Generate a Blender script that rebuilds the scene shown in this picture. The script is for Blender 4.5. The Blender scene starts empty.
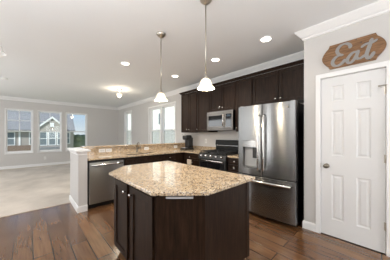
import bpy, bmesh, math, random
from mathutils import Vector, Matrix
S = bpy.context.scene
COL = S.collection
PI = math.pi
random.seed(7)

# ------------------------------------------------------------------ camera, world, lights, exposure
cam_d = bpy.data.cameras.new('camera')
cam = bpy.data.objects.new('camera', cam_d); COL.objects.link(cam)
cam.location = (0, 0, 1.307)
cam.rotation_euler = (PI/2, 0, -math.radians(43.02))
cam_d.sensor_width = 36; cam_d.lens = 16.521; cam_d.shift_y = 0.01242
cam_d.clip_start = 0.02
S.camera = cam

W = bpy.data.worlds.new('world'); S.world = W; W.use_nodes = True
wn = W.node_tree.nodes; wl = W.node_tree.links
tcs = wn.new('ShaderNodeTexCoord'); sep = wn.new('ShaderNodeSeparateXYZ'); wl.new(tcs.outputs['Generated'], sep.inputs[0])
sky = wn.new('ShaderNodeValToRGB'); se = sky.color_ramp.elements; se.new(.5)
for k_, (p_, c_) in enumerate(((0, (.86, .92, .97)), (.16, (.36, .62, .95)), (1, (.16, .36, .78)))):
    se[k_].position = p_; se[k_].color = (*c_, 1)
wl.new(sep.outputs['Z'], sky.inputs['Fac'])
# soft clouds over the sky
tc = wn.new('ShaderNodeTexCoord'); cl = wn.new('ShaderNodeTexNoise')
cl.inputs['Scale'].default_value = 5; cl.inputs['Detail'].default_value = 6
wl.new(tc.outputs['Generated'], cl.inputs['Vector'])
cr = wn.new('ShaderNodeValToRGB'); cr.color_ramp.elements[0].position = .54; cr.color_ramp.elements[1].position = .8
wl.new(cl.outputs['Fac'], cr.inputs['Fac'])
SKY = 0.62
mul = wn.new('ShaderNodeMix'); mul.data_type = 'RGBA'; mul.blend_type = 'MIX'
mul.inputs[7].default_value = (1.0, 1.0, 1.0, 1)
wl.new(cr.outputs['Color'], mul.inputs[0]); wl.new(sky.outputs['Color'], mul.inputs[6])
bg = wn['Background']; bg.inputs['Strength'].default_value = SKY
wl.new(mul.outputs[2], bg.inputs['Color'])

def light(name, kind, loc, energy, color=(1, 1, 1), rot=(0, 0, 0), **kw):
    d = bpy.data.lights.new(name, kind); d.energy = energy; d.color = color
    for k, v in kw.items(): setattr(d, k, v)
    o = bpy.data.objects.new(name, d); COL.objects.link(o); o.location = loc; o.rotation_euler = rot
    return o
light('sun', 'SUN', (-20, -10, 20), 4.6, (1, .975, .94), (math.radians(50), 0, math.radians(-62)), angle=.02)
# added fill: one panel aimed at the ceiling, the others before unseen windowless walls
light('bounce_fill', 'AREA', (-1.5, .2, 1.3), 108, (.93, .97, 1), (PI, 0, 0), shape='RECTANGLE', size=2.4, size_y=2.0)  # added fill aimed upwards to lighten the ceiling
light('fill_living', 'AREA', (-2.88, 6.9, 1.45), 72, (.94, .975, 1), (math.radians(72), 0, -PI/2), shape='RECTANGLE', size=3.6, size_y=1.7)  # added panel that brightens the carpet
light('streak_fill_left', 'AREA', (-2.88, 3.35, 1.35), 13, (.96, .985, 1), (PI/2, 0, -PI/2), shape='RECTANGLE', size=.3, size_y=2.0)  # added narrow strip, gives the refrigerator doors a vertical streak
light('streak_fill_left', 'AREA', (-2.88, 4.55, 1.35), 13, (.96, .985, 1), (PI/2, 0, -PI/2), shape='RECTANGLE', size=.3, size_y=2.0)  # second added strip for the refrigerator streaks
light('fill_back', 'AREA', (1.9, -2.28, 1.15), 26, (.96, .985, 1), (PI/2, 0, 0), shape='RECTANGLE', size=1.3, size_y=2.0)  # added panel for the dishwasher front to reflect
vs = S.view_settings
vs.view_transform = 'Standard'; vs.look = 'None'; vs.gamma = 1; vs.use_curve_mapping = False
vs.exposure = 0.6

# ------------------------------------------------------------------ materials
def mat(name):
    m = bpy.data.materials.new(name); m.use_nodes = True
    return m, m.node_tree.nodes, m.node_tree.links, m.node_tree.nodes['Principled BSDF']
def plain(name, col, rough=.5, metal=0, bump=0, bscale=200, emit=None, es=0, spec=.5, coat=0):
    m, n, l, b = mat(name)
    b.inputs['Base Color'].default_value = (*col, 1); b.inputs['Roughness'].default_value = rough
    b.inputs['Metallic'].default_value = metal; b.inputs['Specular IOR Level'].default_value = spec
    b.inputs['Coat Weight'].default_value = coat
    tcn = n.new('ShaderNodeTexCoord'); nz = n.new('ShaderNodeTexNoise'); nz.inputs['Scale'].default_value = bscale
    l.new(tcn.outputs['Object'], nz.inputs['Vector'])
    mx = n.new('ShaderNodeMix'); mx.data_type = 'RGBA'; mx.inputs[0].default_value = .06
    mx.blend_type = 'OVERLAY'; mx.inputs[6].default_value = (*col, 1)
    l.new(nz.outputs['Fac'], mx.inputs[7]); l.new(mx.outputs[2], b.inputs['Base Color'])
    if bump:
        bp = n.new('ShaderNodeBump'); bp.inputs['Strength'].default_value = bump; bp.inputs['Distance'].default_value = .002
        l.new(nz.outputs['Fac'], bp.inputs['Height']); l.new(bp.outputs['Normal'], b.inputs['Normal'])
    if emit:
        b.inputs['Emission Color'].default_value = (*emit, 1); b.inputs['Emission Strength'].default_value = es
    return m
def ramp(n, stops):
    r = n.new('ShaderNodeValToRGB'); e = r.color_ramp.elements
    while len(e) < len(stops): e.new(.5)
    for i, (p, c) in enumerate(stops): e[i].position = p; e[i].color = (*c, 1)
    return r
def wood(name, c1, c2, c3, rough, scale=(1, 1, 1), spec=.5):
    m, n, l, b = mat(name)
    t = n.new('ShaderNodeTexCoord'); mp = n.new('ShaderNodeMapping'); mp.inputs['Scale'].default_value = scale
    l.new(t.outputs['Object'], mp.inputs['Vector'])
    z = n.new('ShaderNodeTexNoise'); z.inputs['Scale'].default_value = 6; z.inputs['Detail'].default_value = 6; z.inputs['Distortion'].default_value = .6
    l.new(mp.outputs['Vector'], z.inputs['Vector'])
    r = ramp(n, [(.3, c1), (.5, c2), (.7, c3)]); l.new(z.outputs['Fac'], r.inputs['Fac'])
    l.new(r.outputs['Color'], b.inputs['Base Color']); b.inputs['Roughness'].default_value = rough
    b.inputs['Specular IOR Level'].default_value = spec
    return m
M = {}
M['wall'] = plain('wall_paint', (.625, .605, .587), .75, bump=.1, bscale=300)
M['ceil'] = plain('ceiling_paint', (.85, .857, .865), .85, bump=.1, bscale=250)
M['trim'] = plain('trim_paint', (.86, .855, .85), .4)
M['door'] = plain('door_paint', (.75, .745, .74), .38)
M['vinyl'] = plain('window_vinyl', (.9, .9, .9), .35)
M['white'] = plain('white_plastic', (.82, .81, .79), .35)
M['black'] = plain('black_plastic', (.012, .012, .013), .3)
M['blackmatte'] = plain('black_matte', (.01, .01, .01), .7)
M['blackglass'] = plain('black_glass', (.008, .008, .009), .06, spec=.6)
M['iron'] = plain('cast_iron', (.015, .015, .015), .55)
M['nickel'] = plain('brushed_nickel', (.50, .46, .40), .3, metal=1)
M['bronze'] = plain('aged_nickel', (.25, .22, .18), .28, metal=1)
M['chrome'] = plain('polished_steel', (.75, .74, .72), .12, metal=1)
M['socket'] = plain('socket_face', (.7, .69, .67), .4)
M['slot'] = plain('dark_slot', (.05, .05, .05), .6)
M['galv'] = plain('galvanised_metal', (.30, .29, .275), .5, metal=.4, bump=.2, bscale=60)
M['towel'] = plain('beige_towel', (.62, .53, .42), .9, bump=.4, bscale=400)
M['grey'] = plain('grey_plastic', (.42, .42, .42), .35)
M['disp'] = plain('display_glass', (.02, .025, .03), .1, emit=(.35, .6, .8), es=.05)
M['shade'] = plain('lit_frosted_glass', (.9, .86, .78), .4, emit=(1, .76, .44), es=.8)
M['frost'] = plain('frosted_glass', (.80, .79, .76), .35)
M['bulb'] = plain('lit_lamp', (1, .95, .85), .4, emit=(1, .90, .74), es=9)
M['led'] = plain('lit_downlight', (1, .97, .9), .4, emit=(1, .93, .80), es=7)
M['cab'] = wood('espresso_wood', (.009, .0039, .0019), (.018, .0084, .0042), (.031, .0155, .0082), .42, (9, 9, .8), .22)
M['toe'] = plain('toe_kick', (.01, .008, .007), .6)
M['signwood'] = wood('sign_wood', (.13, .062, .026), (.23, .115, .048), (.31, .165, .078), .55, (3, 1.2, 9))

def steel(name, col, rough, scale):
    m, n, l, b = mat(name)
    b.inputs['Metallic'].default_value = 1
    b.inputs['Anisotropic'].default_value = .9; b.inputs['Anisotropic Rotation'].default_value = .25
    tg = n.new('ShaderNodeTangent'); tg.direction_type = 'RADIAL'; tg.axis = 'Z'; l.new(tg.outputs[0], b.inputs['Tangent'])
    t = n.new('ShaderNodeTexCoord'); mp = n.new('ShaderNodeMapping'); mp.inputs['Scale'].default_value = scale
    l.new(t.outputs['Object'], mp.inputs['Vector'])
    z = n.new('ShaderNodeTexNoise'); z.inputs['Scale'].default_value = 30; z.inputs['Detail'].default_value = 3
    l.new(mp.outputs['Vector'], z.inputs['Vector'])
    r = ramp(n, [(.2, tuple(c*.98 for c in col)), (.8, tuple(c*1.02 for c in col))]); l.new(z.outputs['Fac'], r.inputs['Fac'])
    l.new(r.outputs['Color'], b.inputs['Base Color'])
    mr = n.new('ShaderNodeMapRange'); mr.inputs['To Min'].default_value = rough-.01; mr.inputs['To Max'].default_value = rough+.015
    l.new(z.outputs['Fac'], mr.inputs['Value']); l.new(mr.outputs['Result'], b.inputs['Roughness'])
    return m
M['steel'] = steel('stainless_steel', (.275, .275, .272), .25, (1, 1, 25))
M['steel_front'] = steel('brushed_steel_front', (.31, .31, .307), .31, (1, 1, 25))
M['steel_warm'] = steel('warm_dark_steel', (.21, .195, .18), .3, (1, 1, 25))
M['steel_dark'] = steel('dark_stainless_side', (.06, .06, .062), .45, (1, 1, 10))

M['satin'] = plain('satin_metal', (.5, .5, .5), .5, metal=.2)
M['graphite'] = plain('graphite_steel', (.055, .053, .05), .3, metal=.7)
M['blackenamel'] = plain('black_enamel', (.012, .011, .010), .35, spec=.25)
def granite():
    m, n, l, b = mat('granite')
    t = n.new('ShaderNodeTexCoord')
    v = n.new('ShaderNodeTexVoronoi'); v.inputs['Scale'].default_value = 125
    l.new(t.outputs['Object'], v.inputs['Vector'])
    r1 = ramp(n, [(0, (.05, .036, .03)), (.10, (.17, .11, .07)), (.22, (.40, .36, .32)), (.38, (.54, .39, .235)), (.7, (.66, .50, .32)), (1, (.76, .67, .54))])
    sp = n.new('ShaderNodeSeparateColor'); l.new(v.outputs['Color'], sp.inputs['Color']); l.new(sp.outputs['Red'], r1.inputs['Fac'])
    z = n.new('ShaderNodeTexNoise'); z.inputs['Scale'].default_value = 14; z.inputs['Detail'].default_value = 5
    l.new(t.outputs['Object'], z.inputs['Vector'])
    r2 = ramp(n, [(.35, (.78, .72, .64)), (.55, (1, 1, 1)), (.75, (1.0, .93, .80))]); l.new(z.outputs['Fac'], r2.inputs['Fac'])
    mx = n.new('ShaderNodeMix'); mx.data_type = 'RGBA'; mx.blend_type = 'MULTIPLY'; mx.inputs[0].default_value = .8
    l.new(r1.outputs['Color'], mx.inputs[6]); l.new(r2.outputs['Color'], mx.inputs[7]); l.new(mx.outputs[2], b.inputs['Base Color'])
    b.inputs['Roughness'].default_value = .02; b.inputs['Specular IOR Level'].default_value = .8
    return m
M['granite'] = granite()

def planks():
    m, n, l, b = mat('plank_floor')
    t = n.new('ShaderNodeTexCoord'); mp = n.new('ShaderNodeMapping')
    mp.inputs['Rotation'].default_value = (0, 0, PI/2); mp.inputs['Location'].default_value = (0, -.083, 0)
    l.new(t.outputs['Object'], mp.inputs['Vector'])
    br = n.new('ShaderNodeTexBrick'); br.offset = .37; br.offset_frequency = 2
    br.inputs['Scale'].default_value = 1; br.inputs['Brick Width'].default_value = 1.25; br.inputs['Row Height'].default_value = .165
    br.inputs['Mortar Size'].default_value = .0048; br.inputs['Mortar Smooth'].default_value = .05; br.inputs['Bias'].default_value = 0
    br.inputs['Color1'].default_value = (.12, .054, .023, 1); br.inputs['Color2'].default_value = (.20, .098, .042, 1)
    br.inputs['Mortar'].default_value = (.012, .006, .003, 1)
    l.new(mp.outputs['Vector'], br.inputs['Vector'])
    m2 = n.new('ShaderNodeMapping'); m2.inputs['Scale'].default_value = (14, 1.1, 1); l.new(t.outputs['Object'], m2.inputs['Vector'])
    z = n.new('ShaderNodeTexNoise'); z.inputs['Scale'].default_value = 3; z.inputs['Detail'].default_value = 5; z.inputs['Distortion'].default_value = .1
    l.new(m2.outputs['Vector'], z.inputs['Vector'])
    r = ramp(n, [(.3, (.72, .70, .68)), (.55, (1, 1, 1)), (.75, (1.22, 1.2, 1.16))]); l.new(z.outputs['Fac'], r.inputs['Fac'])
    mx = n.new('ShaderNodeMix'); mx.data_type = 'RGBA'; mx.blend_type = 'MULTIPLY'; mx.inputs[0].default_value = 1
    l.new(br.outputs['Color'], mx.inputs[6]); l.new(r.outputs['Color'], mx.inputs[7]); l.new(mx.outputs[2], b.inputs['Base Color'])
    b.inputs['Roughness'].default_value = .2; b.inputs['Coat Weight'].default_value = .6; b.inputs['Coat Roughness'].default_value = .2
    return m
M['floor'] = planks()

def carpet():
    m, n, l, b = mat('carpet_pile')
    t = n.new('ShaderNodeTexCoord'); z = n.new('ShaderNodeTexNoise'); z.inputs['Scale'].default_value = 160; z.inputs['Detail'].default_value = 3
    z2 = n.new('ShaderNodeTexNoise'); z2.inputs['Scale'].default_value = 2.2; z2.inputs['Detail'].default_value = 4
    l.new(t.outputs['Object'], z.inputs['Vector']); l.new(t.outputs['Object'], z2.inputs['Vector'])
    r = ramp(n, [(.3, (.55, .49, .43)), (.7, (.72, .65, .575))]); l.new(z2.outputs['Fac'], r.inputs['Fac'])
    l.new(r.outputs['Color'], b.inputs['Base Color']); b.inputs['Roughness'].default_value = 1; b.inputs['Specular IOR Level'].default_value = .1
    bp = n.new('ShaderNodeBump'); bp.inputs['Strength'].default_value = .6; bp.inputs['Distance'].default_value = .006
    l.new(z.outputs['Fac'], bp.inputs['Height']); l.new(bp.outputs['Normal'], b.inputs['Normal'])
    return m
M['carpet'] = carpet()

def glass():
    m, n, l, b = mat('window_glass')
    n.remove(b); out = n['Material Output']
    tr = n.new('ShaderNodeBsdfTransparent'); tr.inputs['Color'].default_value = (.95, .97, .96, 1)
    gl = n.new('ShaderNodeBsdfGlossy'); gl.inputs['Roughness'].default_value = 0
    lw = n.new('ShaderNodeLayerWeight'); lw.inputs['Blend'].default_value = .5
    pw = n.new('ShaderNodeMath'); pw.operation = 'POWER'; pw.inputs[1].default_value = 4.5; l.new(lw.outputs['Facing'], pw.inputs[0])
    fr = n.new('ShaderNodeMath'); fr.operation = 'MULTIPLY_ADD'; fr.inputs[1].default_value = .8; fr.inputs[2].default_value = .025; l.new(pw.outputs[0], fr.inputs[0])
    mx = n.new('ShaderNodeMixShader'); l.new(fr.outputs[0], mx.inputs['Fac'])
    l.new(tr.outputs[0], mx.inputs[1]); l.new(gl.outputs[0], mx.inputs[2]); l.new(mx.outputs[0], out.inputs['Surface'])
    return m
M['glass'] = glass()
def screen_mat():
    m, n, l, b = mat('insect_screen')
    n.remove(b); out = n['Material Output']
    tr = n.new('ShaderNodeBsdfTransparent'); df = n.new('ShaderNodeBsdfDiffuse'); df.inputs['Color'].default_value = (.10, .10, .10, 1)
    mx = n.new('ShaderNodeMixShader'); mx.inputs['Fac'].default_value = .32
    l.new(tr.outputs[0], mx.inputs[1]); l.new(df.outputs[0], mx.inputs[2]); l.new(mx.outputs[0], out.inputs['Surface'])
    return m
M['screen'] = screen_mat()
def siding(name, c, pitch, horiz='z'):
    m, n, l, b = mat(name)
    t = n.new('ShaderNodeTexCoord'); w = n.new('ShaderNodeTexWave'); w.wave_type = 'BANDS'; w.bands_direction = 'Z'; w.wave_profile = 'SAW'
    w.inputs['Scale'].default_value = 1/pitch/ (2*PI) * 2; l.new(t.outputs['Object'], w.inputs['Vector'])
    r = ramp(n, [(0, tuple(x*.8 for x in c)), (.2, c), (1, c)]); l.new(w.outputs['Fac'], r.inputs['Fac'])
    l.new(r.outputs['Color'], b.inputs['Base Color']); b.inputs['Roughness'].default_value = .7
    return m
M['siding'] = siding('taupe_siding', (.36, .33, .30), .18)
M['siding_light'] = siding('pale_siding', (.80, .79, .75), .2)
def shingle(name, c):
    m, n, l, b = mat(name)
    t = n.new('ShaderNodeTexCoord'); br = n.new('ShaderNodeTexNoise'); br.inputs['Scale'].default_value = 9; br.inputs['Detail'].default_value = 5
    l.new(t.outputs['Object'], br.inputs['Vector'])
    r = ramp(n, [(.3, tuple(x*.8 for x in c)), (.7, tuple(x*1.2 for x in c))]); l.new(br.outputs['Fac'], r.inputs['Fac'])
    l.new(r.outputs['Color'], b.inputs['Base Color']); b.inputs['Roughness'].default_value = .9
    return m
M['shingle'] = shingle('grey_shingles', (.19, .192, .205))
M['brick'] = shingle('brown_brick', (.20, .14, .11))
M['extwhite'] = plain('exterior_white', (.8, .8, .8), .5)
M['pane'] = plain('house_pane', (.16, .19, .21), .15)
M['grass'] = shingle('lawn_grass', (.16, .20, .08))
M['leaf'] = shingle('tree_leaves', (.19, .22, .13))
M['bark'] = shingle('tree_bark', (.12, .09, .07))

# ------------------------------------------------------------------ mesh builder
class MB:
    def __init__(s): s.bm = bmesh.new()
    def box(s, x0, x1, y0, y1, z0, z1, bev=0, seg=1):
        t = bmesh.new()
        g = bmesh.ops.create_cube(t, size=1)
        for v in t.verts:
            v.co = Vector(((x0+x1)/2+v.co.x*(x1-x0), (y0+y1)/2+v.co.y*(y1-y0), (z0+z1)/2+v.co.z*(z1-z0)))
        if bev: bmesh.ops.bevel(t, geom=t.edges[:], offset=bev, segments=seg, affect='EDGES', profile=.5)
        s.merge(t); return s
    def merge(s, t, mtx=None):
        if mtx is not None: t.transform(mtx)
        mp = {}
        for v in t.verts: mp[v] = s.bm.verts.new(v.co)
        for f in t.faces:
            try: nf = s.bm.faces.new([mp[v] for v in f.verts]); nf.smooth = f.smooth
            except ValueError: pass
        t.free(); return s
    def prism(s, poly, z0, z1, bev=0, mtx=None, seg=2):
        t = bmesh.new()
        a = [t.verts.new((x, y, z0)) for x, y in poly]; b = [t.verts.new((x, y, z1)) for x, y in poly]
        n = len(poly)
        t.faces.new(a[::-1]); t.faces.new(b)
        for i in range(n): t.faces.new((a[i], a[(i+1) % n], b[(i+1) % n], b[i]))
        bmesh.ops.recalc_face_normals(t, faces=t.faces)
        if bev:
            es = [e for e in t.edges if abs(e.verts[0].co.z-e.verts[1].co.z) < 1e-6]
            bmesh.ops.bevel(t, geom=es, offset=bev, segments=seg, affect='EDGES', profile=.5)
        s.merge(t, mtx); return s
    def lathe(s, prof, o=(0, 0, 0), axis='z', n=28, smooth=True, cap=True):
        t = bmesh.new(); rings = []
        for r, h in prof:
            rings.append([t.verts.new((r*math.cos(2*PI*i/n), r*math.sin(2*PI*i/n), h)) for i in range(n)])
        for a, b in zip(rings, rings[1:]):
            for i in range(n):
                f = t.faces.new((a[i], a[(i+1) % n], b[(i+1) % n], b[i])); f.smooth = smooth
        if cap:
            t.faces.new(rings[0][::-1]); t.faces.new(rings[-1])
        bmesh.ops.remove_doubles(t, verts=t.verts, dist=1e-6)
        bmesh.ops.recalc_face_normals(t, faces=t.faces)
        if axis == 'z': R = Matrix()
        elif axis == '-x': R = Matrix.Rotation(-PI/2, 4, 'Y')
        elif axis == '-y': R = Matrix.Rotation(PI/2, 4, 'X')
        else: R = axis
        s.merge(t, Matrix.Translation(o) @ R); return s
    def tube(s, pts, r, n=12, caps=True):
        t = bmesh.new(); pts = [Vector(p) for p in pts]; rings = []
        for i, p in enumerate(pts):
            d = (pts[min(i+1, len(pts)-1)]-pts[max(i-1, 0)]).normalized()
            u = d.cross(Vector((0, 0, 1)) if abs(d.z) < .95 else Vector((1, 0, 0))).normalized(); w = d.cross(u)
            rr = r[i] if isinstance(r, (list, tuple)) else r
            rings.append([t.verts.new(p+rr*(u*math.cos(2*PI*k/n)+w*math.sin(2*PI*k/n))) for k in range(n)])
        for a, b in zip(rings, rings[1:]):
            # keep rings aligned
            for k in range(n):
                f = t.faces.new((a[k], a[(k+1) % n], b[(k+1) % n], b[k])); f.smooth = True
        if caps: t.faces.new(rings[0][::-1]); t.faces.new(rings[-1])
        bmesh.ops.recalc_face_normals(t, faces=t.faces)
        s.merge(t); return s
    def panel(s, F, u0, u1, v0, v1, t, insets, w0=0):
        """slab on frame F (origin,u,v,n) from depth w0 to w0+t, front face inset by (thickness, depth) steps"""
        b = bmesh.new(); o, u, v, n = F
        bmesh.ops.create_cube(b, size=1)
        for vv in b.verts: vv.co = Vector(((u0+u1)/2+vv.co.x*(u1-u0), (v0+v1)/2+vv.co.y*(v1-v0), w0+t/2+vv.co.z*t))
        b.faces.ensure_lookup_table()
        f = max(b.faces, key=lambda q: q.calc_center_median().z)
        for th, dp in insets:
            b.normal_update()
            bmesh.ops.inset_region(b, faces=[f], thickness=th, depth=0, use_even_offset=True)
            for vv in f.verts: vv.co.z += dp
        Mx = Matrix(((u[0], v[0], n[0], o[0]), (u[1], v[1], n[1], o[1]), (u[2], v[2], n[2], o[2]), (0, 0, 0, 1)))
        s.merge(b, Mx); return s
    def sweep(s, path, prof, closed=False, side=1):
        """path: list of (x,y); prof: list of (offset to the left of travel, z)"""
        n = len(path); P = [Vector((x, y)) for x, y in path]; dirs = []
        for i in range(n-1): dirs.append((P[i+1]-P[i]).normalized())
        t = bmesh.new(); rings = []
        for i in range(n):
            d0 = dirs[max(i-1, 0)]; d1 = dirs[min(i, n-2)]
            n0 = Vector((-d0.y, d0.x)); n1 = Vector((-d1.y, d1.x))
            m = (n0+n1); m = m/m.dot(n0) if m.length > 1e-6 else n0
            rings.append([t.verts.new((P[i].x+m.x*o*side, P[i].y+m.y*o*side, z)) for o, z in prof])
        k = len(prof)
        for a, b in zip(rings, rings[1:]):
            for j in range(k): t.faces.new((a[j], a[(j+1) % k], b[(j+1) % k], b[j]))
        t.faces.new(rings[0][::-1]); t.faces.new(rings[-1])
        bmesh.ops.recalc_face_normals(t, faces=t.faces)
        s.merge(t); return s
    def build(s, name, m, parent=None, smooth=False):
        me = bpy.data.meshes.new(name)
        bmesh.ops.recalc_face_normals(s.bm, faces=s.bm.faces)
        off = Vector((0, 0, 0)); q = parent
        while q is not None: off += q.location; q = q.parent
        if parent is None or True:
            if parent is None:
                xs = [v.co for v in s.bm.verts]
                c = Vector(((min(p.x for p in xs)+max(p.x for p in xs))/2, (min(p.y for p in xs)+max(p.y for p in xs))/2, min(p.z for p in xs)))
                loc = c; off = c
            else:
                loc = Vector((0, 0, 0))
        for v in s.bm.verts: v.co -= off
        s.bm.to_mesh(me); s.bm.free()
        me.materials.append(M[m] if isinstance(m, str) else m)
        if smooth:
            for p in me.polygons: p.use_smooth = True
        o = bpy.data.objects.new(name, me); COL.objects.link(o); o.location = loc
        if parent is not None: o.parent = parent
        return o
def tag(o, label, cat, group=None):
    o['label'] = label; o['category'] = cat
    if group: o['group'] = group
    return o
def thing(name, loc, label, cat, group=None):
    o = bpy.data.objects.new(name, None); COL.objects.link(o); o.location = loc; o.empty_display_size = .1
    return tag(o, label, cat, group)
def struct(o, label, cat):
    o['kind'] = 'structure'; o['label'] = label; o['category'] = cat
    return o
def copy_thing(src, loc, label):
    r = src.copy(); COL.objects.link(r); r.location = loc; r['label'] = label
    for c in list(src.children):
        d = c.copy(); COL.objects.link(d); d.parent = r
        for g in list(c.children):
            e = g.copy(); COL.objects.link(e); e.parent = d
    return r

# ------------------------------------------------------------------ room shell
CZ = 2.745; BX = 3.536; PX = 2.839; PY = .795; FY = 9.798; LX = -2.9; KY = -2.3
struct(MB().box(LX-.2, BX+.14, KY-.2, 4.151, -.1, 0).build('floor', 'floor'), 'brown wood plank floor of the kitchen', 'floor')
struct(MB().box(LX-.2, BX+.14, 4.151, FY+.14, -.1, .012).build('floor_carpet', 'carpet'), 'beige carpet of the living area beyond the kitchen floor', 'carpet')
struct(MB().box(LX-.2, BX+.14, KY-.2, FY+.14, CZ, CZ+.1).build('ceiling', 'ceil'), 'flat off-white ceiling', 'ceiling')

def holed(axis, c0, c1, a0, a1, z0, z1, holes):
    """wall slab between c0..c1 on the thin axis; holes are (a_lo, a_hi, z_lo, z_hi)"""
    m = MB(); cuts = sorted({a0, a1, *[h[0] for h in holes], *[h[1] for h in holes]})
    def put(p, q, r, s_):
        if axis == 'y': m.box(p, q, c0, c1, r, s_)
        else: m.box(c0, c1, p, q, r, s_)
    for p, q in zip(cuts, cuts[1:]):
        h = [x for x in holes if x[0] <= p+1e-6 and x[1] >= q-1e-6]
        if not h: put(p, q, z0, z1)
        else:
            if h[0][2] > z0: put(p, q, z0, h[0][2])
            if h[0][3] < z1: put(p, q, h[0][3], z1)
    return m
FW = [(-.622, .139, .597, 2.300), (.309, 1.082, .597, 2.300), (1.252, 2.062, .597, 2.300)]
struct(holed('y', FY, FY+.14, LX-.2, BX+.14, 0, CZ, FW).build('wall_far', 'wall'), 'greige far wall with three tall windows', 'wall')
RW = [(4.76, 6.46, .62, 2.35), (8.16, 8.92, .62, 2.40)]
struct(holed('x', BX, BX+.14, PY-.11, FY, 0, CZ, RW).build('wall_right', 'wall'), 'pale greige wall behind the kitchen cabinets', 'wall')
struct(holed('x', PX, PX+.11, KY, PY, 0, CZ, [(.003, .603, -.01, 2.05)]).build('wall_pantry', 'wall'), 'greige wall around the white pantry door', 'wall')
struct(MB().box(PX+.11, BX, PY-.11, PY, 0, CZ).build('wall_pantry_side', 'wall'), 'short wall beside the refrigerator', 'wall')
struct(holed('y', KY-.14, KY, LX-.2, BX+.14, 0, CZ, []).build('wall_back', 'wall'), 'back wall behind the viewer', 'wall')
struct(holed('x', LX-.14, LX, KY, FY, 0, CZ, []).build('wall_left', 'wall'), 'left wall out of the picture', 'wall')
crown = [(0, CZ), (.092, CZ), (.092, CZ-.014), (.078, CZ-.03), (.036, CZ-.078), (.016, CZ-.09), (.016, CZ-.112), (0, CZ-.118)]
CP = [(PX, KY), (PX, PY), (BX, PY), (BX, FY), (LX, FY), (LX, KY)]
struct(MB().sweep(CP, crown).build('trim_1', 'trim'), 'white crown moulding along the tops of the walls', 'crown moulding')
bb = [(0, 0), (.016, 0), (.016, .085), (.008, .105), (0, .105)]
struct(MB().sweep([(PX, .652), (PX, PY), (PX+.12, PY)], bb).build('baseboard_pantry', 'trim'), 'short white baseboard left of the pantry door', 'baseboard')
bb2 = [(o, z+.012) for o, z in bb]
struct(MB().sweep([(BX, 4.36), (BX, FY), (LX, FY)], bb2).build('baseboard_far', 'trim'), 'white baseboard around the carpeted living area', 'baseboard')
struct(MB().sweep([(PX, KY), (PX, -.05)], bb).build('baseboard_right', 'trim'), 'white baseboard right of the pantry door', 'baseboard')

# knee wall around the peninsula
kw = MB().box(.617, .75, 3.527, 4.325, 0, 1.015).box(.75, BX, 4.165, 4.325, 0, 1.043)
struct(kw.build('wall_peninsula', 'wall'), 'low half wall at the end of and behind the peninsula counter', 'half wall')
cap = MB().box(.572, .795, 3.482, 4.37, 1.018, 1.048, .006, 2)
cap.sweep([(.745, 3.527), (.617, 3.527), (.617, 4.325), (.745, 4.325)], [(0, 1.018), (.026, 1.018), (.022, .998), (.008, .982), (.008, .965), (0, .962)], side=1)
struct(cap.build('trim_2', 'trim'), 'white wooden cap on the end of the half wall', 'trim')
bbp = MB().sweep([(.75, 3.527), (.617, 3.527), (.617, 4.325), (.75, 4.325)], [(0, 0), (.016, 0), (.016, .085), (.008, .105), (0, .105)], side=1)
struct(bbp.build('baseboard_peninsula', 'trim'), 'white baseboard around the foot of the half wall end', 'baseboard')

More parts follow.
